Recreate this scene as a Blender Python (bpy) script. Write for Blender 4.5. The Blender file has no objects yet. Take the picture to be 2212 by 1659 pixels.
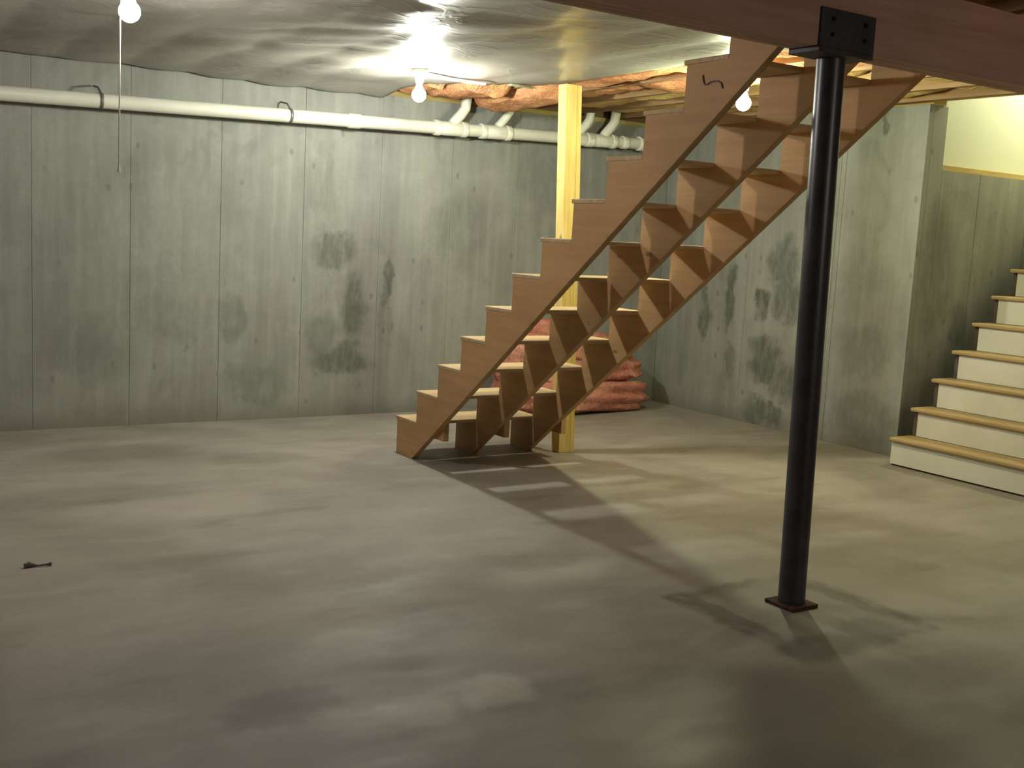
import bpy, bmesh, math, random
from mathutils import Vector, Matrix, noise
random.seed(7)
scene = bpy.context.scene
C = scene.collection

# ------------------------------------------------------------------ camera
# world: floor z=0, back wall y=0, right wall x=0, metres
CAM = Vector((-6.53589, -7.60282, 1.41536)); YAW, PIT, ROL, FPX = 0.58215, 0.13345, 0.05325, 2387.37
cd = bpy.data.cameras.new('camera'); cam = bpy.data.objects.new('camera', cd); C.objects.link(cam)
fw = Vector((math.sin(YAW)*math.cos(PIT), math.cos(YAW)*math.cos(PIT), -math.sin(PIT)))
rt = Vector((math.cos(YAW), -math.sin(YAW), 0)); up = rt.cross(fw)
r2 = rt*math.cos(ROL) + up*math.sin(ROL); u2 = -rt*math.sin(ROL) + up*math.cos(ROL)
m = Matrix((r2, u2, -fw)).transposed().to_4x4(); m.translation = CAM
cam.matrix_world = m
cd.sensor_width = 36; cd.lens = FPX/2212*36; cd.clip_start = 0.05; cd.clip_end = 100
scene.camera = cam
# ------------------------------------------------------------------ world, exposure
w = bpy.data.worlds.new('world'); scene.world = w; w.use_nodes = True
w.node_tree.nodes['Background'].inputs[0].default_value = (0.5, 0.5, 0.5, 1)
w.node_tree.nodes['Background'].inputs[1].default_value = 0.02
vs = scene.view_settings
vs.view_transform = 'Standard'; vs.look = 'None'; vs.gamma = 1; vs.use_curve_mapping = False
vs.exposure = -0.2
# lamp strengths (the bulbs themselves emit, see light_bulb below): colour, strength
BULB = {'left': ((1.0, .93, .87), 860), 'middle': ((1.0, 1.02, .87), 1420), 'under': ((1.0, 1.08, .68), 1220),
        'rear': ((1.0, .86, .76), 1000), 'well': ((1.0, .99, .66), 1250)}

# ------------------------------------------------------------------ node helpers
class NT:
    def __init__(s, name):
        s.m = bpy.data.materials.new(name); s.m.use_nodes = True; s.t = s.m.node_tree
        s.b = s.t.nodes['Principled BSDF']; s.pos = s.n('ShaderNodeTexCoord').outputs['Object']
    def n(s, typ, **kw):
        nd = s.t.nodes.new(typ)
        for k, v in kw.items(): setattr(nd, k, v)
        return nd
    def put(s, sock, v):
        if isinstance(v, bpy.types.NodeSocket): s.t.links.new(v, sock)
        elif isinstance(v, (tuple, list)) and sock.type == 'RGBA' and len(v) == 3: sock.default_value = (*v, 1)
        else: sock.default_value = v
    def scale(s, v, sc, loc=(0, 0, 0)):
        nd = s.n('ShaderNodeMapping'); s.put(nd.inputs['Vector'], v); nd.inputs['Scale'].default_value = sc; nd.inputs['Location'].default_value = loc
        return nd.outputs[0]
    def noise(s, v, sc, det=4, rough=.55, dist=0, col=False):
        nd = s.n('ShaderNodeTexNoise'); s.put(nd.inputs['Vector'], v); nd.inputs['Scale'].default_value = sc
        nd.inputs['Detail'].default_value = det; nd.inputs['Roughness'].default_value = rough; nd.inputs['Distortion'].default_value = dist
        return nd.outputs['Color' if col else 'Fac']
    def ramp(s, v, a, b, lo=0.0, hi=1.0, smooth=True):
        nd = s.n('ShaderNodeMapRange'); nd.interpolation_type = 'SMOOTHSTEP' if smooth else 'LINEAR'
        s.put(nd.inputs[0], v); nd.inputs[1].default_value = a; nd.inputs[2].default_value = b
        nd.inputs[3].default_value = lo; nd.inputs[4].default_value = hi
        return nd.outputs[0]
    def math(s, op, a, b=0.0):
        nd = s.n('ShaderNodeMath', operation=op); s.put(nd.inputs[0], a); s.put(nd.inputs[1], b); return nd.outputs[0]
    def vmath(s, op, a, b=(0, 0, 0)):
        nd = s.n('ShaderNodeVectorMath', operation=op); s.put(nd.inputs[0], a); s.put(nd.inputs[1], b)
        return nd.outputs['Value'] if op in ('LENGTH', 'DISTANCE') else nd.outputs[0]
    def mix(s, fac, a, b, blend='MIX'):
        nd = s.n('ShaderNodeMix', data_type='RGBA', blend_type=blend); s.put(nd.inputs[0], fac); s.put(nd.inputs[6], a); s.put(nd.inputs[7], b)
        return nd.outputs[2]
    def bump(s, h, strength=.3, dist=.01):
        nd = s.n('ShaderNodeBump'); s.put(nd.inputs['Height'], h); nd.inputs['Strength'].default_value = strength; nd.inputs['Distance'].default_value = dist
        s.t.links.new(nd.outputs[0], s.b.inputs['Normal'])
    def done(s, col, rough=.8, metal=0, spec=.3):
        s.put(s.b.inputs['Base Color'], col); s.put(s.b.inputs['Roughness'], rough); s.b.inputs['Metallic'].default_value = metal
        s.b.inputs['Specular IOR Level'].default_value = spec
        return s.m
    def stains(s, lst, wob=.22, sc=5.0):
        """soft irregular blotches: (centre, radii, strength)"""
        d = s.vmath('MULTIPLY', s.vmath('SUBTRACT', s.noise(s.pos, sc, 4, .6, col=True), (.5, .5, .5)), (wob, wob, wob*1.8))
        p = s.vmath('ADD', s.pos, d); out = None
        for c, r, k in lst:
            q = s.vmath('DIVIDE', s.vmath('SUBTRACT', p, c), r)
            f = s.ramp(s.vmath('LENGTH', q), 1.15, .55, 0, k)
            out = f if out is None else s.math('MAXIMUM', out, f)
        return out

def concrete_wall(name, stains):
    k = NT(name)
    a = k.noise(k.pos, 1.3, 5, .6); st = k.noise(k.scale(k.pos, (9, 9, .55)), 1.6, 5, .6)
    fine = k.noise(k.pos, 26, 4, .6)
    col = k.mix(k.ramp(a, .3, .72), (.205, .206, .190), (.290, .296, .274))
    bl = k.noise(k.scale(k.pos, (1, 1, .75), (3.1, 1.7, .4)), 2.6, 6, .68, .5)
    col = k.mix(k.ramp(bl, .52, .70, 0, .55), col, (.150, .150, .138))
    col = k.mix(k.ramp(bl, .46, .30, 0, .4), col, (.36, .37, .335))
    col = k.mix(k.ramp(st, .42, .75, 0, .45), col, (.345, .354, .323))
    col = k.mix(k.ramp(st, .5, .24, 0, .5), col, (.195, .195, .172))
    col = k.mix(k.ramp(fine, .3, .7, 0, .35), col, (.232, .232, .211))
    # bug holes and form marks
    v = k.n('ShaderNodeTexVoronoi'); k.put(v.inputs['Vector'], k.scale(k.pos, (1, 1, .6))); v.inputs['Scale'].default_value = 7.5
    dots = k.math('MULTIPLY', k.ramp(v.outputs['Distance'], .15, .07), k.ramp(k.noise(k.pos, 2.1), .44, .54))
    col = k.mix(k.math('MULTIPLY', dots, .5), col, (.12, .12, .095))
    # damp band along the foot of the wall
    sep = k.n('ShaderNodeSeparateXYZ'); k.put(sep.inputs[0], k.pos)
    foot = k.math('MULTIPLY', k.ramp(k.math('ADD', sep.outputs[2], k.math('MULTIPLY', k.noise(k.pos, 3.5), .22)), .30, .10), .6)
    col = k.mix(foot, col, (.155, .142, .118))
    if stains:
        sm = k.math('MULTIPLY', k.stains(stains), k.ramp(k.noise(k.scale(k.pos, (3, 3, 1)), 6, 4, .65), .30, .62, .45, 1))
        col = k.mix(sm, col, (.088, .096, .078))
    k.bump(k.math('ADD', fine, k.math('MULTIPLY', dots, -.5)), .22, .005)
    return k.done(col, .82, spec=.25)

BS = [((-3.17, 0, 1.24), (.21, .5, .16), .75), ((-3.0, 0, .83), (.13, .5, .28), .75), ((-3.07, 0, .42), (.28, .5, .13), .75),
      ((-2.73, 0, 1.05), (.05, .5, .22), .8), ((-3.25, 0, .62), (.14, .5, .2), .5), ((-3.93, 0, .72), (.12, .5, .2), .5),
      ((-3.75, 0, .25), (.30, .5, .2), .45), ((-4.35, 0, .75), (.45, .5, .2), .3), ((-4.9, 0, .55), (.35, .5, .28), .3),
      ((-3.25, 0, 1.75), (.22, .5, .30), .18), ((-4.35, 0, 1.35), (.85, .5, .75), .22), ((-5.3, 0, 1.1), (.5, .5, .9), .15), ((-4.8, 0, 1.5), (.3, .5, .2), .22), ((-2.1, 0, 1.45), (.3, .5, .35), .35), ((-1.3, 0, 1.9), (.4, .5, .3), .35)]
RS = [((0, -.60, .80), (.5, .10, .20), .85), ((0, -.59, 1.02), (.5, .04, .22), .7), ((0, -.90, 1.00), (.5, .065, .32), .85), ((0, -.94, .46), (.5, .07, .17), .6),
      ((0, -1.25, .99), (.5, .10, .14), .95), ((0, -1.45, 1.33), (.5, .19, .20), .8), ((0, -1.52, 1.04), (.5, .18, .22), .8),
      ((0, -1.33, .52), (.5, .20, .22), .9), ((0, -1.55, .40), (.5, .2, .2), .75), ((0, -1.37, .09), (.5, .24, .13), .85), ((0, -2.3, .72), (.5, .28, .22), .35),
      ((0, -2.2, 1.25), (.5, .22, .3), .3), ((0, -2.35, .2), (.5, .4, .2), .45), ((0, -2.3, 2.3), (.5, .03, .08), .8), ((.25, -2.66, 1.3), (.22, .5, .55), .5), ((.55, -2.66, .95), (.12, .5, .2), .6)]
M = {}
M['conc_back'] = concrete_wall('concrete_back', BS)
M['conc_right'] = concrete_wall('concrete_right', RS)
M['conc'] = concrete_wall('concrete_plain', None)

def mat_floor():
    k = NT('concrete_floor')
    flat = k.scale(k.pos, (1, 1, 0))
    a = k.noise(flat, .9, 5, .55, .6); b = k.noise(k.scale(flat, (1.0, 2.4, 1)), 1.7, 5, .6); fine = k.noise(flat, 38, 3, .6)
    col = k.mix(k.ramp(a, .32, .70), (.222, .196, .170), (.330, .301, .264))
    col = k.mix(k.ramp(b, .50, .74, 0, .45), col, (.385, .36, .315))
    col = k.mix(k.ramp(b, .46, .26, 0, .6), col, (.172, .150, .125))
    col = k.mix(k.ramp(fine, .3, .7, 0, .2), col, (.25, .22, .19))
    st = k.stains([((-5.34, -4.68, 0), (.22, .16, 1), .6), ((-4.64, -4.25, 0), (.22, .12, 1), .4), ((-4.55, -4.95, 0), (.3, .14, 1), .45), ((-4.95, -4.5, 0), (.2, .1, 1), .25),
                   ((-4.25, -5.2, 0), (.75, .35, 1), .72), ((-4.0, -5.75, 0), (1.5, .8, 1), .7), ((-3.2, -5.6, 0), (.6, .3, 1), .3), ((-5.6, -5.2, 0), (.4, .2, 1), .25), ((-1.4, -1.9, 0), (.6, .16, 1), .35), ((-4.9, -.9, 0), (.5, .3, 1), .35), ((-4.2, -1.3, 0), (.35, .2, 1), .3), ((-5.3, -1.9, 0), (.5, .25, 1), .25)], .3, 3.2)  # two wide foreground stains deepened so their colour also dims the near floor
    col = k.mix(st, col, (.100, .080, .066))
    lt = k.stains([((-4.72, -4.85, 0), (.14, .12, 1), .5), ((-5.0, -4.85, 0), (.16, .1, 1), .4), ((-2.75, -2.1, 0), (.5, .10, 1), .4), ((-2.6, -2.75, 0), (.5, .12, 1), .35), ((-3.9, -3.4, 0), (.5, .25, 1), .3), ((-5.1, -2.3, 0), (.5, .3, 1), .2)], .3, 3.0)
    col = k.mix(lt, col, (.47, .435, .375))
    # square footing pad round the column: dark ragged joint
    d = k.vmath('MULTIPLY', k.vmath('SUBTRACT', k.noise(flat, 6, 4, .6, col=True), (.5, .5, .5)), (.16, .16, 0))
    q = k.vmath('DIVIDE', k.vmath('ABSOLUTE', k.vmath('SUBTRACT', k.vmath('ADD', flat, d), (-3.22, -4.73, 0))), (.36, .36, 1))
    sp = k.n('ShaderNodeSeparateXYZ'); k.put(sp.inputs[0], q)
    md = k.math('MAXIMUM', sp.outputs[0], sp.outputs[1])
    jn = k.math('MULTIPLY', k.math('MULTIPLY', k.ramp(md, .80, .98), k.ramp(md, 1.16, 1.0)), k.ramp(k.noise(flat, 4.2), .38, .62, .25, .8))
    col = k.mix(jn, col, (.085, .075, .062))
    col = k.mix(k.ramp(md, 1.02, .9, 0, .35), col, (.16, .15, .125))
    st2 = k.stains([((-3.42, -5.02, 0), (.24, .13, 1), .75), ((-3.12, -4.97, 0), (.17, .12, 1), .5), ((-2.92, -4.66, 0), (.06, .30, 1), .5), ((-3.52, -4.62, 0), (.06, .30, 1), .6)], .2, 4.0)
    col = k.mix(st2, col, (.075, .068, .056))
    # scattered paint flecks
    v = k.n('ShaderNodeTexVoronoi'); k.put(v.inputs['Vector'], flat); v.inputs['Scale'].default_value = 2.6
    fl = k.math('MULTIPLY', k.ramp(v.outputs['Distance'], .035, .02), k.ramp(k.noise(flat, 1.1), .55, .6))
    col = k.mix(k.math('MULTIPLY', fl, .7), col, (.62, .60, .55))
    k.bump(k.math('ADD', fine, k.math('MULTIPLY', b, 2)), .15, .004)
    return k.done(col, k.ramp(b, .3, .7, .62, .5), spec=.3)
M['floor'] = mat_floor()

def wood(name, dark, light, axis, scale=1.0, knots=True, rough=.7, streak=.5):
    """grain runs along axis"""
    k = NT(name)
    sc = [14*scale]*3; sc[axis] = .9*scale
    g = k.noise(k.scale(k.pos, sc), 2.2, 5, .65, .4)
    col = k.mix(k.ramp(g, .5-streak*.4, .5+streak*.4), dark, light)
    col = k.mix(k.ramp(k.noise(k.pos, 2.0), .35, .7, 0, .35), col, tuple(x*.8 for x in dark))
    if knots:
        v = k.n('ShaderNodeTexVoronoi'); sc = [1]*3; sc[axis] = .5
        k.put(v.inputs['Vector'], k.scale(k.pos, sc)); v.inputs['Scale'].default_value = 6.5
        kn = k.math('MULTIPLY', k.ramp(v.outputs['Distance'], .12, .05), k.ramp(k.noise(k.pos, 3.7), .44, .50))
        col = k.mix(k.math('MULTIPLY', kn, .65), col, (.07, .035, .018))
    k.bump(g, .12, .003)
    return k.done(col, rough, spec=.25)
M['stringer'] = wood('stringer_fir', (.43, .258, .118), (.54, .335, .162), 1, .8, True, .65, .7)
M['tread'] = wood('tread_board', (.44, .31, .17), (.56, .42, .25), 0, .8, False, .65)
M['pine'] = wood('fresh_pine', (.50, .345, .10), (.64, .49, .19), 2, 1.0, True, .6)
M['joist'] = wood('joist_fir', (.22, .125, .06), (.34, .215, .11), 1, .8, False, .75)
M['plate'] = wood('sill_pine', (.42, .30, .10), (.56, .43, .18), 1, .8, False, .7)
M['platex'] = wood('sill_pine_x', (.42, .30, .10), (.56, .43, .18), 0, .8, False, .7)
M['beam'] = wood('laminated_beam', (.46, .275, .205), (.66, .46, .37), 0, .5, False, .7, .8)
M['subfloor'] = wood('subfloor_board', (.20, .12, .07), (.28, .18, .10), 0, .5, False, .8)
M['tan_tread'] = wood('tan_tread', (.40, .27, .12), (.50, .36, .18), 1, .7, False, .5)

def plain(name, col, rough=.5, metal=0, spec=.4, var=.15, sc=12, bump=0):
    k = NT(name); f = k.noise(k.pos, sc, 4)
    c = k.mix(k.ramp(f, .3, .7), tuple(x*(1-var) for x in col), tuple(min(1, x*(1+var)) for x in col))
    if bump: k.bump(f, bump, .01)
    return k.done(c, rough, metal, spec)
M['steel'] = plain('black_steel', (.038, .035, .042), .36, .0, .6, .3, 9)
M['plate_steel'] = plain('bracket_steel', (.060, .058, .064), .55, .2, .5, .25, 10)
M['bolt'] = plain('bolt_steel', (.018, .018, .022), .5, .5)
M['rust'] = plain('rusted_steel', (.085, .040, .028), .85, 0, .2, .4, 30)
M['pvc'] = plain('pvc_pipe', (.66, .65, .57), .38, 0, .5, .05, 6)
M['pvc2'] = plain('pvc_fitting', (.74, .73, .65), .35, 0, .5, .05, 6)
M['strap'] = plain('hanger_strap', (.16, .15, .14), .5, .4)
M['ceramic'] = plain('white_porcelain', (.75, .74, .70), .3, 0, .5, .03)
M['riser'] = plain('white_paint', (.66, .64, .56), .5, 0, .4, .05, 3)
M['drywall'] = plain('cream_drywall', (.60, .62, .52), .85, 0, .2, .02, 2)
M['dark_wood'] = plain('dark_board', (.10, .075, .06), .7, 0, .2, .2, 10)
M['scrap'] = plain('dark_scrap', (.11, .10, .088), .6)
M['cord'] = plain('cotton_cord', (.62, .60, .54), .8)
M['white_strip'] = plain('white_strip', (.80, .80, .76), .45)
M['tape'] = plain('green_tape', (.42, .45, .25), .6)
M['kraft'] = plain('kraft_paper', (.44, .30, .15), .7, 0, .2, .2, 6)
def insul(name, a, b, d):
    k = NT(name); n = k.noise(k.pos, 7, 6, .7, .8); f = k.noise(k.pos, 40, 4, .7)
    col = k.mix(k.ramp(n, .3, .7), a, b); col = k.mix(k.ramp(k.noise(k.scale(k.pos, (3, 1, 3)), 2.4, 3), .54, .66, 0, .6), col, (b[0], b[1]*1.3, b[2]*1.1)); col = k.mix(k.ramp(f, .62, .35, 0, .5), col, d)
    k.bump(k.math('ADD', k.math('MULTIPLY', n, 2), f), .8, .02)
    return k.done(col, .95, spec=.05)
M['batt'] = insul('fibreglass_orange', (.58, .25, .13), (.74, .40, .20), (.40, .15, .09))
M['batt_lit'] = insul('fibreglass_lit', (.66, .42, .17), (.78, .55, .25), (.48, .27, .11))  # same batts with the bulb's yellow light put into their colour
M['pink'] = insul('fibreglass_pink', (.52, .19, .14), (.68, .32, .24), (.33, .10, .07))
def mat_sheet():
    k = NT('plastic_sheet')
    a = k.noise(k.pos, 1.1, 4, .5); b = k.noise(k.scale(k.pos, (1, .45, 1)), 6, 4, .6, 1.2)
    col = k.mix(k.ramp(a, .3, .7), (.245, .222, .196), (.335, .316, .284))
    col = k.mix(k.ramp(b, .55, .8, 0, .4), col, (.55, .54, .50))
    # yellow-brown blotches in the sheet
    st = k.stains([((-3.35, -3.0, 2.42), (.12, .22, 1), .6), ((-3.5, -2.7, 2.42), (.10, .3, 1), .3)], .2, 4)
    col = k.mix(st, col, (.36, .27, .13))
    k.bump(k.math('ADD', b, k.ramp(k.math('ABSOLUTE', k.math('SUBTRACT', k.noise(k.scale(k.pos, (1.2, 2.2, 1)), 1.6, 3, .5, 1.0), .5)), .0, .05, 1.2, 0)), .16, .008)
    k.b.inputs['Coat Weight'].default_value = .28; k.b.inputs['Coat Roughness'].default_value = .20
    return k.done(col, .42, spec=.4)
M['sheet'] = mat_sheet()
def emit(name, col, s):
    k = NT(name); k.done(col, .4)
    k.b.inputs['Emission Color'].default_value = (*col, 1); k.b.inputs['Emission Strength'].default_value = s
    return k.m

# ------------------------------------------------------------------ mesh helpers
def obj(name, bm, mat, parent=None, smooth=False, label=None):
    me = bpy.data.meshes.new(name); bmesh.ops.recalc_face_normals(bm, faces=bm.faces); bm.to_mesh(me); bm.free()
    if smooth:
        me.polygons.foreach_set('use_smooth', [True]*len(me.polygons)); me.set_sharp_from_angle(angle=math.radians(42))
    me.materials.append(M[mat] if isinstance(mat, str) else mat)
    o = bpy.data.objects.new(name, me); C.objects.link(o)
    if parent: o.parent = parent
    if label: o['label'] = label
    return o
def tag(o, label, cat, group=None, kind=None):
    o['label'] = label; o['category'] = cat
    if group: o['group'] = group
    if kind: o['kind'] = kind
    return o
def empty(name, label, cat, group=None):
    o = bpy.data.objects.new(name, None); C.objects.link(o); o.empty_display_size = .1
    return tag(o, label, cat, group)
def box(x0, x1, y0, y1, z0, z1, bev=0, bm=None):
    bm2 = bmesh.new(); bmesh.ops.create_cube(bm2, size=1)
    for v in bm2.verts: v.co = Vector(((x0+x1)/2 + v.co.x*(x1-x0), (y0+y1)/2 + v.co.y*(y1-y0), (z0+z1)/2 + v.co.z*(z1-z0)))
    if bev: bmesh.ops.bevel(bm2, geom=bm2.edges[:], offset=bev, segments=1, affect='EDGES')
    if bm is None: return bm2
    me = bpy.data.meshes.new('t'); bm2.to_mesh(me); bm2.free(); bm.from_mesh(me); bpy.data.meshes.remove(me); return bm
def tube(pts, r, seg=16, bm=None, cap=True):
    bm = bm or bmesh.new(); pts = [Vector(p) for p in pts]; rings = []
    rr = r if isinstance(r, (list, tuple)) else [r]*len(pts)
    prev = None
    for i, p in enumerate(pts):
        d = (pts[min(i+1, len(pts)-1)] - pts[max(i-1, 0)]).normalized()
        if prev is None:
            a = d.orthogonal().normalized()
        else:
            a = (prev - d*prev.dot(d)).normalized()
        prev = a; b = d.cross(a)
        rings.append([bm.verts.new(p + (a*math.cos(2*math.pi*j/seg) + b*math.sin(2*math.pi*j/seg))*rr[i]) for j in range(seg)])
    for i in range(len(rings)-1):
        for j in range(seg): bm.faces.new((rings[i][j], rings[i][(j+1) % seg], rings[i+1][(j+1) % seg], rings[i+1][j]))
    if cap: bm.faces.new(rings[0]); bm.faces.new(rings[-1])
    return bm
def lathe(prof, cx, cy, seg=24, bm=None):
    bm = bm or bmesh.new(); rings = []
    for r, z in prof:
        rings.append([bm.verts.new((cx, cy, z))] if r < 1e-6 else [bm.verts.new((cx+r*math.cos(2*math.pi*j/seg), cy+r*math.sin(2*math.pi*j/seg), z)) for j in range(seg)])
    for a, b in zip(rings, rings[1:]):
        for j in range(seg):
            q = [a[j % len(a)], a[(j+1) % len(a)], b[(j+1) % len(b)], b[j % len(b)]]; u = []
            for v in q:
                if v not in u: u.append(v)
            if len(u) > 2: bm.faces.new(u)
    return bm
def prism_x(poly, x0, x1, bev=0):
    """poly in (y, z) extruded along x"""
    bm = bmesh.new(); a = [bm.verts.new((x0, y, z)) for y, z in poly]; b = [bm.verts.new((x1, y, z)) for y, z in poly]; n = len(poly)
    bm.faces.new(a); bm.faces.new(b)
    for i in range(n): bm.faces.new((a[i], a[(i+1) % n], b[(i+1) % n], b[i]))
    if bev: bmesh.ops.bevel(bm, geom=bm.edges[:], offset=bev, segments=1, affect='EDGES')
    return bm
def struct(name, bm, mat, label, cat, parent=None):
    o = obj(name, bm, mat, parent)
    return tag(o, label, cat, kind='structure')

# ------------------------------------------------------------------ the room shell
XL, YF, T = -9.6, -10.6, .2
WB, WR, WELL = 2.40, 2.45, -2.66          # wall heights, y of the stairwell corner
WELLN, WELLX, WELLZ = -4.15, 3.2, 3.4      # stairwell far side from here, its end wall and ceiling
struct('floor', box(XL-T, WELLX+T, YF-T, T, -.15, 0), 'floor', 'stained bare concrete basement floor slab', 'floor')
G = .006
wb = struct('wall_back', box(XL, 0, G, T, 0, WB), 'conc', 'poured concrete wall behind the open wooden stairs', 'wall')
seams = [-5.24+.6096*n for n in range(-7, 9)]
edges = [XL] + seams + [0]
for a, b in zip(edges, edges[1:]):
    if b-a > .05:
        obj('form_panel', box(a+.0009*(a > XL), b-.0009*(b < 0), 0, .05, 0, WB, .0015), 'conc_back', wb)
wr = struct('wall_right', box(G, T, WELL+G, 0, 0, WR), 'conc', 'stained poured concrete wall beside the painted steps', 'wall')
for a, b in ((-.37, 0), (-1.07, -.37), (-1.94, -1.07), (-1.985, -1.94), (WELL, -1.985)):
    obj('form_panel', box(0, .05, a+.0015*(a > WELL), b-.0015*(b < 0), 0, WR, .0015), 'conc_right', wr)
obj('end_face', box(.05, T, WELL, WELL+.05, 0, WR, .002), 'conc_right', wr)
ws = struct('wall_stairwell', box(T, WELLX, WELL+G, WELL+T, 0, 2.02), 'conc', 'low concrete wall along the painted steps', 'wall')
for a, b in ((T, .64), (.64, 1.25), (1.25, 1.86), (1.86, WELLX)):
    obj('form_panel', box(a+.0012*(a > T), b-.0012, WELL, WELL+.05, 0, 2.02, .0015), 'conc_right', ws)
struct('wall_stairwell_upper', box(T+.01, WELLX, WELL+.11, WELL+.16, 2.06, WELLZ), 'drywall', 'brightly lit cream drywall above the stairwell concrete', 'wall')
struct('trim_1', box(T, WELLX, WELL+.005, WELL+.145, 2.02, 2.06, .003), 'platex', 'yellow pine sill plate on the low stairwell wall', 'sill plate')
struct('wall_stairwell_end', box(WELLX, WELLX+T, WELLN-T, WELL+T, 0, WELLZ), 'drywall', 'drywall at the head of the painted steps', 'wall')
struct('wall_stairwell_near', box(T, WELLX, WELLN-T, WELLN, 0, WELLZ), 'drywall', 'wall on the open side of the painted steps', 'wall')
struct('ceiling_stairwell', box(T, WELLX+T, WELLN-T, WELL+T, WELLZ, WELLZ+.1), 'drywall', 'ceiling high over the painted steps', 'ceiling')
struct('wall_right_front', box(0, T, YF, WELLN, 0, WR), 'conc', 'concrete wall on the near side of the stairwell', 'wall')
struct('wall_left', box(XL-T, XL, YF-T, T, 0, 2.7), 'conc', 'concrete wall at the far end of the basement', 'wall')
struct('wall_front', box(XL, T, YF-T, YF, 0, 2.7), 'conc', 'concrete wall opposite the drain pipe', 'wall')
# plates and rims on top of the concrete
struct('trim_2', box(XL, 0, .02, .16, WB, WB+.04, .003), 'platex', 'pine sill plate on top of the back wall', 'sill plate')
struct('trim_3', box(XL, T, .10, .15, WB+.04, 2.68), 'subfloor', 'rim joist above the back wall', 'rim joist')
struct('trim_4', box(.01, .15, WELL-.02, 0, WR, WR+.04, .003), 'plate', 'pine sill plate on top of the right wall', 'sill plate')
struct('trim_5', box(.03, .19, WELLN, .10, WR+.04, 2.68, .004), 'plate', 'yellow pine header spanning the stairwell opening', 'header')
struct('trim_6', box(.0, .15, YF, WELLN, WR, 2.68), 'plate', 'rim joist over the front part of the right wall', 'rim joist')
# ceiling = the boards of the floor above; floor joists hang under it
ce = struct('ceiling', box(XL-T, T, YF-T, T, 2.68, 2.72), 'subfloor', 'underside of the board floor above the basement', 'ceiling')
JZ = 2.44
jx = [-2.22, -1.84, -1.43, -1.02, -.61, -.20]
jx_all = [-2.22-.41*i for i in range(18, 0, -1)] + jx
for x in jx_all:
    y0 = -4.02 if -3.36 < x < -2.3 else None
    spans = [(YF, .10)] if y0 is None else [(YF, -4.72), (y0, .10)]
    for a, b in spans: obj('floor_joist', box(x-.019, x+.019, a, b, JZ, 2.68), 'joist', ce)
obj('stair_header', box(-3.45, -2.2, -4.02, -3.98, JZ, 2.68), 'joist', ce)

# ------------------------------------------------------------------ plastic sheet under the joists
def smooth(a, b, x):
    t = max(0, min(1, (x-a)/(b-a))); return t*t*(3-2*t)
def sheet_z(x, y):
    z = 2.425
    wr = smooth(-2.9, -3.7, x)                                     # the right-hand part is pulled taut
    z -= .012*abs(math.sin(math.pi*(x+2.22)/.41))
    a, b = .55*x+.83*y, .83*x-.55*y
    n1 = noise.noise(Vector((a*1.9, b*.55, 3.1))); n2 = noise.noise(Vector((a*5.0+b*.8, b*1.3, 8.2)))
    z -= wr*(.035*abs(n1) + .010*n2 + .012*max(0, noise.noise(Vector((b*2.6+a*1.2, a*.5, 1.7)))))
    z -= .052*smooth(-.45, -.02, y)*(.85+.18*noise.noise(Vector((x*1.8, 0, 1))))
    return z
def sheet_ok(x, y):
    if x > -2.25: return False
    if -3.40 < x and y < -3.97: return False
    # torn back corner beside the middle bulb
    if x > -2.85 and y > -.75-1.05*(x+2.85)-.06*math.sin(x*30): return False
    if y > -.055 + .03*noise.noise(Vector((x*3, 2, 0))): return False
    return True
bm = bmesh.new(); st = .035; vv = {}
def gv(i, j):
    if (i, j) not in vv:
        x, y = XL+i*st, -4.57+j*st
        x = min(x, -2.25); vv[i, j] = bm.verts.new((x, y, sheet_z(x, y)))
    return vv[i, j]
for i in range(int((-2.25-XL)/st)+1):
    for j in range(int(4.56/st)+1):
        if sheet_ok(XL+(i+.5)*st, -4.57+(j+.5)*st): bm.faces.new((gv(i, j), gv(i+1, j), gv(i+1, j+1), gv(i, j+1)))
sh = tag(obj('plastic_sheet', bm, 'sheet', None, True), 'wrinkled glossy grey plastic sheet stapled under the floor joists', 'plastic sheet')
sm = sh.modifiers.new('thick', 'SOLIDIFY'); sm.thickness = .002
tag(obj('edge_strip', box(-3.12, -2.66, -1.215, -1.185, 2.385, 2.40, .002), 'white_strip'), 'thin white strip holding the torn edge of the plastic sheet', 'strip')
tag(obj('tape_patch', box(-2.53, -2.34, -1.325, -1.27, 2.392, 2.398), 'tape'), 'short pale green tape patch at the corner of the plastic sheet', 'tape')

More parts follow.
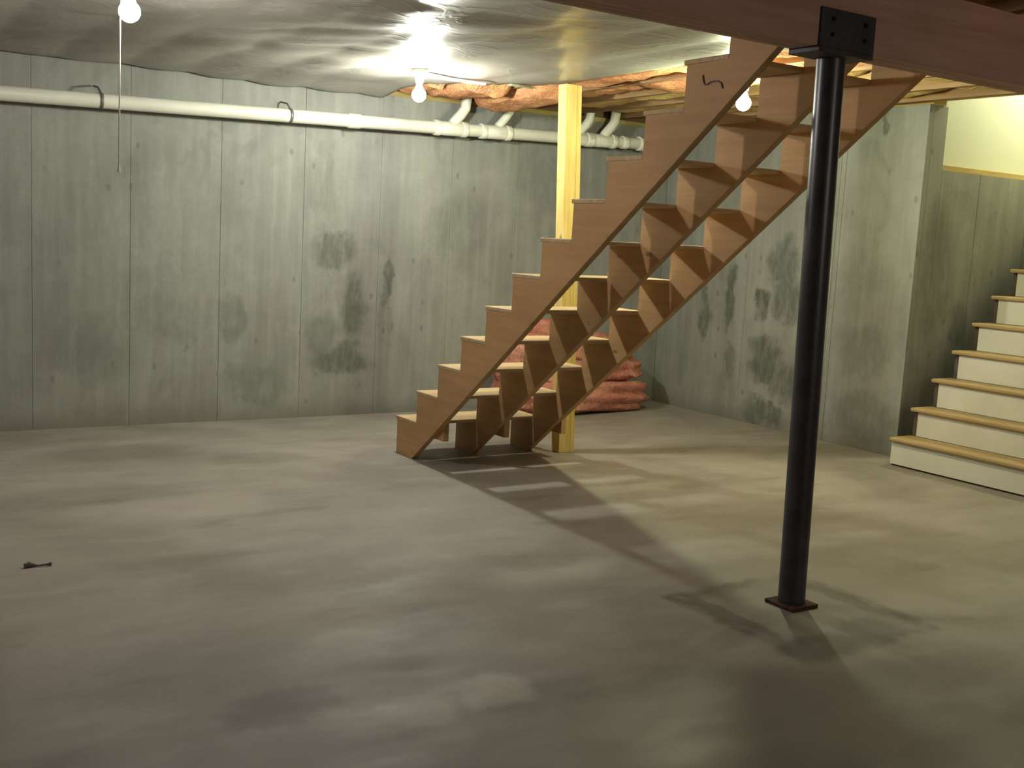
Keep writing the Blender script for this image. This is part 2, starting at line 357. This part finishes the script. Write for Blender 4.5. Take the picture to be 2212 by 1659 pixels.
# ------------------------------------------------------------------ fibreglass batts between the open joists
def batt(x0, x1, y0, y1, zb, sag, seed, mat, label, group):
    bm = bmesh.new(); nx, ny = 10, max(8, int((y1-y0)/.07)); top = min(2.66, zb+.17); lo = []; hi = []
    for i in range(nx+1):
        a = []; b = []
        for j in range(ny+1):
            u, v = i/nx, j/ny; x = x0+(x1-x0)*u; y = y0+(y1-y0)*v
            e = (4*u*(1-u))**.25 * min(1, (4*v*(1-v)*3))**.5
            z = zb + .05*(1-e) - sag*e*(.55+.9*noise.noise(Vector((x*3, y*1.5, seed)))) + .022*noise.noise(Vector((x*9, y*6, seed))) + .01*noise.noise(Vector((x*22, y*17, seed)))
            a.append(bm.verts.new((x, y, z))); b.append(bm.verts.new((x, y, top)))
        lo.append(a); hi.append(b)
    for i in range(nx):
        for j in range(ny):
            bm.faces.new((lo[i][j], lo[i+1][j], lo[i+1][j+1], lo[i][j+1])); bm.faces.new((hi[i][j], hi[i+1][j], hi[i+1][j+1], hi[i][j+1]))
    for i in range(nx):
        for j in (0, ny): bm.faces.new((lo[i][j], lo[i+1][j], hi[i+1][j], hi[i][j]))
    for j in range(ny):
        for i in (0, nx): bm.faces.new((lo[i][j], lo[i][j+1], hi[i][j+1], hi[i][j]))
    return tag(obj('insulation_batt', bm, mat, None, True), label, 'insulation', group)
ORD = {1: 'seventh', 2: 'sixth', 3: 'fifth', 4: 'fourth', 5: 'third', 6: 'second', 7: 'first'}
def blab(n, seg):
    tint = 'orange' if n < 4 else 'yellow-lit'
    return '%s fibreglass batt %s, in the %s joist bay from the right wall' % (tint, seg, ORD[n])
g1, g2, g3, g4 = 'batts over the back wall', 'batts behind the stairs', 'batts near the right wall', 'batts in front of the beam'
bays = list(zip([-3.04, -2.63]+jx, [-2.63]+jx+[.0]))
for n, (a, b) in enumerate(bays):
    a, b = a+.022, b-.022
    if n < 3:
        batt(max(a, -2.84), b, (-.72, -.95, -1.15)[n], -.20, 2.42 - .008*n, .065, n*3.3, 'batt', ('narrow orange batt end beside the torn plastic corner behind the middle bulb', 'orange fibreglass batt sagging above the first pipe branch', 'orange fibreglass batt sagging just before the yellow pine post')[n], g1)
    if n >= 2:
        m_, g_ = ('batt', g2) if n < 4 else ('batt_lit', g3)
        if n >= 3: batt(a, b, -1.55, -.20, 2.475, .03, n*2.7+.4, m_, blab(n, 'by the back wall'), g_)
        batt(a, b, -3.05, -1.60 if n >= 3 else -1.20, 2.455 if n < 4 else 2.48, .04 if n < 4 else .02, n*1.9+5, m_, blab(n, 'halfway to the beam'), g_)
        batt(a, b, -4.56, -3.10, 2.455 if n < 4 else 2.48, .03, n*1.3+9, m_, blab(n, 'ending at the beam'), g_)
    if 1 <= n <= 4: batt(a, b, -6.2, -4.76, 2.46, .03, n*4.1+2, 'pink', 'shaded pink batt in front of the beam, %s joist bay from the right wall' % ORD[n], g4)

# ------------------------------------------------------------------ laminated beam and steel column
be = empty('support_beam', 'reddish brown laminated beam carried by the black steel column', 'beam')
for y0, y1 in ((-4.72, -4.678), (-4.676, -4.634), (-4.632, -4.59)):
    obj('lamination', box(XL, .0, y0, y1, 2.156, JZ-.001, .002), 'beam', be)
co = empty('steel_column', 'black round steel column standing on the floor under the beam', 'column')
cx, cy = -3.185, -4.645
obj('shaft', lathe([(0, .014), (.054, .014), (.054, 2.136), (0, 2.136)], cx, cy, 40), 'steel', co, True)
for v in co.children[0].data.vertices:        # the column leans a little
    v.co.x -= .030*v.co.z/2.1; v.co.y += .016*v.co.z/2.1
obj('base_plate', box(cx-.075, cx+.075, cy-.075, cy+.075, 0, .014, .002), 'rust', co, label='rusted base plate')
sd = obj('saddle_bracket', box(-3.395, -3.10, -4.73, -4.58, 2.136, 2.154, .002), 'plate_steel', co)
for y0, y1 in ((-4.730, -4.7215), (-4.5885, -4.58)):
    ch = obj('side_plate', box(-3.395, -3.10, y0, y1, 2.154, 2.292, .002), 'plate_steel', sd)
for x in (-3.335, -3.16):
    for z in (2.20, 2.255):
        obj('bolt', tube([(x, -4.7305, z), (x, -4.738, z)], .008, 6), 'bolt', sd)

# ------------------------------------------------------------------ open wooden stairs
SX, SY, R1, RI, RU, SW = -3.31, -1.394, .218, .1954, .253, .435
ss = empty('wooden_stairs', 'open unpainted wooden stairs on three sawtooth stringers', 'stairs')
NS = 12
def stringer(x0):
    poly = [(SY, 0)]
    for i in range(NS):
        y = SY - RU*i; z = R1 + RI*i
        poly.append((y, z)); poly.append((y-RU, z))
    y, z = poly[-1]
    sl = RI/RU; s0 = .21
    poly += [(y, z+.06), (-4.56, z+.06)] if y > -4.56 else []
    sE = SY+4.56
    poly += [(-4.56, (sE-s0)*sl), (SY-s0, 0)]
    return obj('stringer', prism_x(poly, x0, x0+.038, .0015), 'stringer', ss)
for k in range(3): s_ = stringer(SX+SW*k); (k == 0) and globals().update(s_near=s_)
for i in range(NS):
    y = SY - RU*i; z = R1 + RI*i
    obj('tread', box(SX+.001, SX+2*SW+.04, y-RU+.003, y+.022, z+.0005, z+.022, .003), 'tread', ss)
for k in range(3): obj('stringer_block', box(SX+SW*k+.039, SX+SW*k+.077, SY-.53, SY-.40, .165, .30, .002), 'stringer', ss)
mk = [(-4.030, 2.120), (-4.035, 2.100), (-4.045, 2.082), (-4.062, 2.080), (-4.078, 2.088), (-4.10, 2.091), (-4.125, 2.088), (-4.145, 2.078), (-4.155, 2.058)]
obj('bent_wire', tube([(SX-.003, y, z) for y, z in mk], .0035, 6), 'scrap', ss, label='dark bent wire hooked on the stringer')

# ------------------------------------------------------------------ prop post
po = empty('wooden_post', 'yellow pine prop post under the edge of the plastic sheet', 'post')
def lean(o, foot, top):
    d = Vector(top)-Vector(foot)
    for v in o.data.vertices:
        t = v.co.z/d.z; v.co = Vector((v.co.x+foot[0]+d.x*t, v.co.y+foot[1]+d.y*t, v.co.z+foot[2]))
for nm, bmx in (('post_timber', box(-.064, .025, -.045, .045, 0, 2.398, .003)), ('side_stud', box(.027, .065, -.040, .049, 0, 2.398, .003))):
    o = obj(nm, bmx, 'pine', po); lean(o, (-2.225, -1.715, 0), (-2.265, -1.615, 2.415))

# ------------------------------------------------------------------ painted steps in the stairwell
ps = empty('painted_stairs', 'white riser steps with tan treads rising in the stairwell', 'stairs')
PX, PY0, PY1, PRI, PRU = -.272, -2.87, -4.05, .1950, .194
NP = 13
poly = [(PX+.015, 0)]
for i in range(NP):
    z = PRI*(i+1)-.026
    x = PX+.018+PRU*i
    obj('riser', box(PX+PRU*i, PX+PRU*i+.015, PY1, PY0, PRI*i+(.012 if i == 0 else .001), z, .001) if i else box(PX, PX+.015, PY1, PY0+.043, .012, z, .001), 'riser', ps)
    obj('tread', box(PX+PRU*i-.03, PX+PRU*(i+1)-.001, PY1, PY0+.045, z+.0005, z+.026, .006), 'tan_tread', ps)
def side(y0, y1):
    bm = bmesh.new(); pl = [(PX+.018, 0)]
    for i in range(NP): pl += [(PX+.018+PRU*i, PRI*(i+1)-.027), (PX+.017+PRU*(i+1), PRI*(i+1)-.027)]
    pl += [(pl[-1][0], PRI*NP-.35), (PX+.30, 0)]
    a = [bm.verts.new((x, y0, z)) for x, z in pl]; b = [bm.verts.new((x, y1, z)) for x, z in pl]; n = len(pl)
    bm.faces.new(a); bm.faces.new(b)
    for i in range(n): bm.faces.new((a[i], a[(i+1) % n], b[(i+1) % n], b[i]))
    return bm
obj('side_stringer', side(PY0+.002, PY0+.042), 'dark_wood', ps, label='dark side stringer')
obj('side_stringer', side(PY1+.002, PY1+.042), 'dark_wood', ps)
obj('base_gap_board', box(PX+.016, PX+.03, PY1+.05, PY0, 0, .1), 'dark_wood', ps)

# ------------------------------------------------------------------ drain pipe on the back wall
dp = empty('drain_pipe', 'long white plastic drain pipe slung along the back concrete wall', 'pipe')
PYY = -.13
def pz(x): return 2.107 + (x+5.42)*(.138/5.0)
xe = -.43
obj('pipe_run', tube([(XL+.02, PYY, pz(XL)), (xe, PYY, pz(xe))], .047, 24), 'pvc', dp, True)
def ring(x, l, r, name='coupling', mat='pvc2', par=None):
    bm = tube([(x-l/2, PYY, pz(x-l/2)), (x-l/2+.004, PYY, pz(x-l/2)), (x+l/2-.004, PYY, pz(x+l/2)), (x+l/2, PYY, pz(x+l/2))], [r*.94, r, r, r*.94], 24)
    return obj(name, bm, mat, par or dp, True)
ring(-3.10, .10, .053)
for x in (-4.85, -3.585):
    h = ring(x, .022, .052, 'hanger_strap', 'strap')
    obj('hook', tube([(x, PYY, pz(x)+.05), (x-.01, PYY+.03, pz(x)+.085), (x-.02, -.012, pz(x)+.10)], .006, 8), 'strap', h)
for x, rr in ((-2.30, .040), (-1.90, .033), (-1.12, .036), (-.86, .040)):
    y_ = ring(x, .26 if x < -1 else .24, .054, 'wye_fitting')
    for d in (-.115, .115): ring(x+d, .045, .059, 'collar', 'pvc2', y_)
    z0 = pz(x)
    pts = [(x, PYY, z0), (x+.03, PYY, z0+.05), (x+.085, PYY-.01, z0+.115), (x+.115, PYY-.015, z0+.16), (x+.125, PYY-.015, z0+.23), (x+.125, PYY-.015, z0+.42)]
    obj('branch_pipe', tube(pts, rr, 20), 'pvc2', y_, True)
ring(-.62, .06, .054)
ring(-.445, .05, .060, 'cleanout_cap')

# ------------------------------------------------------------------ light bulbs
def light_bulb(name, x, y, z, ztop, key, label):
    e = empty(name, label, 'light bulb'); col, s = BULB[key]
    r = .044; prof = [(0, -r)]
    for k in range(1, 12):
        a = -math.pi/2 + k*math.pi/14; prof.append((r*math.cos(a), r*math.sin(a)))
    prof += [(.020, .052), (.0155, .066), (0, .066)]
    obj('glass_globe', lathe([(a, z+b) for a, b in prof], x, y, 24), emit(name+'_glow_'+key, col, s), e, True)
    obj('screw_base', lathe([(0, z+.064), (.014, z+.064), (.014, z+.09), (0, z+.09)], x, y, 16), 'strap', e)
    zc = ztop
    so = obj('porcelain_socket', lathe([(0, z+.074), (.024, z+.074), (.027, z+.10), (.030, zc-.03), (.055, zc-.022), (.055, zc-.001), (0, zc-.001)], x, y, 24), 'ceramic', e, True)
    return e
b1 = light_bulb('light_bulb', -5.324, -2.733, 2.25, sheet_z(-5.324, -2.733)-.004, 'left', 'lit bulb with a hanging pull cord under the plastic sheet')
obj('pull_cord', tube([(-5.360, -2.75, 2.345), (-5.366, -2.752, 2.2), (-5.368, -2.753, 1.62)], .0032, 6), 'cord', b1)
obj('cord_bell', lathe([(0, 1.59), (.007, 1.592), (.004, 1.62), (0, 1.622)], -5.368, -2.753, 10), 'cord', b1)
light_bulb('light_bulb', -3.223, -1.344, 2.25, sheet_z(-3.223, -1.344)-.004, 'middle', 'lit bare bulb near the back wall before the hanging orange batts')
light_bulb('light_bulb', -1.845, -2.77, 2.25, JZ-.001, 'under', 'lit bare bulb on a joist seen through the wooden stairs')
light_bulb('light_bulb', -3.1, -10.1, 2.25, JZ-.001, 'rear', 'unseen bulb added in the front half of the basement to light the beam')  # out of view, added to throw light on the beam's near face
light_bulb('light_bulb', 1.5, -3.0, 3.2, WELLZ-.001, 'well', 'lit bulb on the ceiling over the painted steps')

# ------------------------------------------------------------------ heap of pink insulation in the corner
pi_ = empty('insulation_heap', 'heap of folded pink fibreglass batts on the floor in the corner', 'insulation')
def fold(cx_, cy_, cz_, sx, sy, sz, seed, rotz=0, tilt=0):
    bm = bmesh.new(); bmesh.ops.create_icosphere(bm, subdivisions=4, radius=1)
    R_ = Matrix.Rotation(rotz, 3, 'Z') @ Matrix.Rotation(tilt, 3, 'Y')
    for v in bm.verts:
        c = v.co.copy(); p = 3.2
        k = (abs(c.x)**p+abs(c.y)**p+abs(c.z)**p)**(-1/p); c = c*k
        n = .13*noise.noise(c*1.7+Vector((seed, 0, 0))) + .06*noise.noise(c*4.5+Vector((0, seed, 0))) + .05*math.sin(c.z*9+seed+2*c.x)
        c *= 1+n
        q = R_ @ Vector((c.x*sx, c.y*sy, c.z*sz)); q += Vector((cx_, cy_, cz_)); q.z = max(q.z, .001); q.y = min(q.y, -.008); q.x = min(q.x, -.01)
        v.co = q
    return obj('batt_fold', bm, 'pink', pi_, True)
fold(-1.10, -.30, .13, .66, .24, .15, 1.0)
fold(-.97, -.27, .33, .52, .22, .13, 4.2, .1, -.08)
fold(-1.06, -.24, .54, .46, .19, .14, 7.7, -.1, .12)
fold(-.74, -.20, .42, .22, .14, .17, 9.1, .3, -.5)
fold(-1.52, -.24, .30, .34, .19, .30, 3.4, .1, .15)
fold(-1.40, -.22, .62, .30, .17, .13, 5.8, 0, .1)

# ------------------------------------------------------------------ scrap on the floor
tag(obj('floor_scrap', tube([(-5.785, -3.0, .008), (-5.765, -2.998, .012), (-5.735, -3.006, .006), (-5.70, -3.004, .006), (-5.685, -3.012, .009)], [.010, .012, .004, .004, .008], 8), 'scrap'),
    'small dark scrap lying on the open concrete floor', 'scrap')
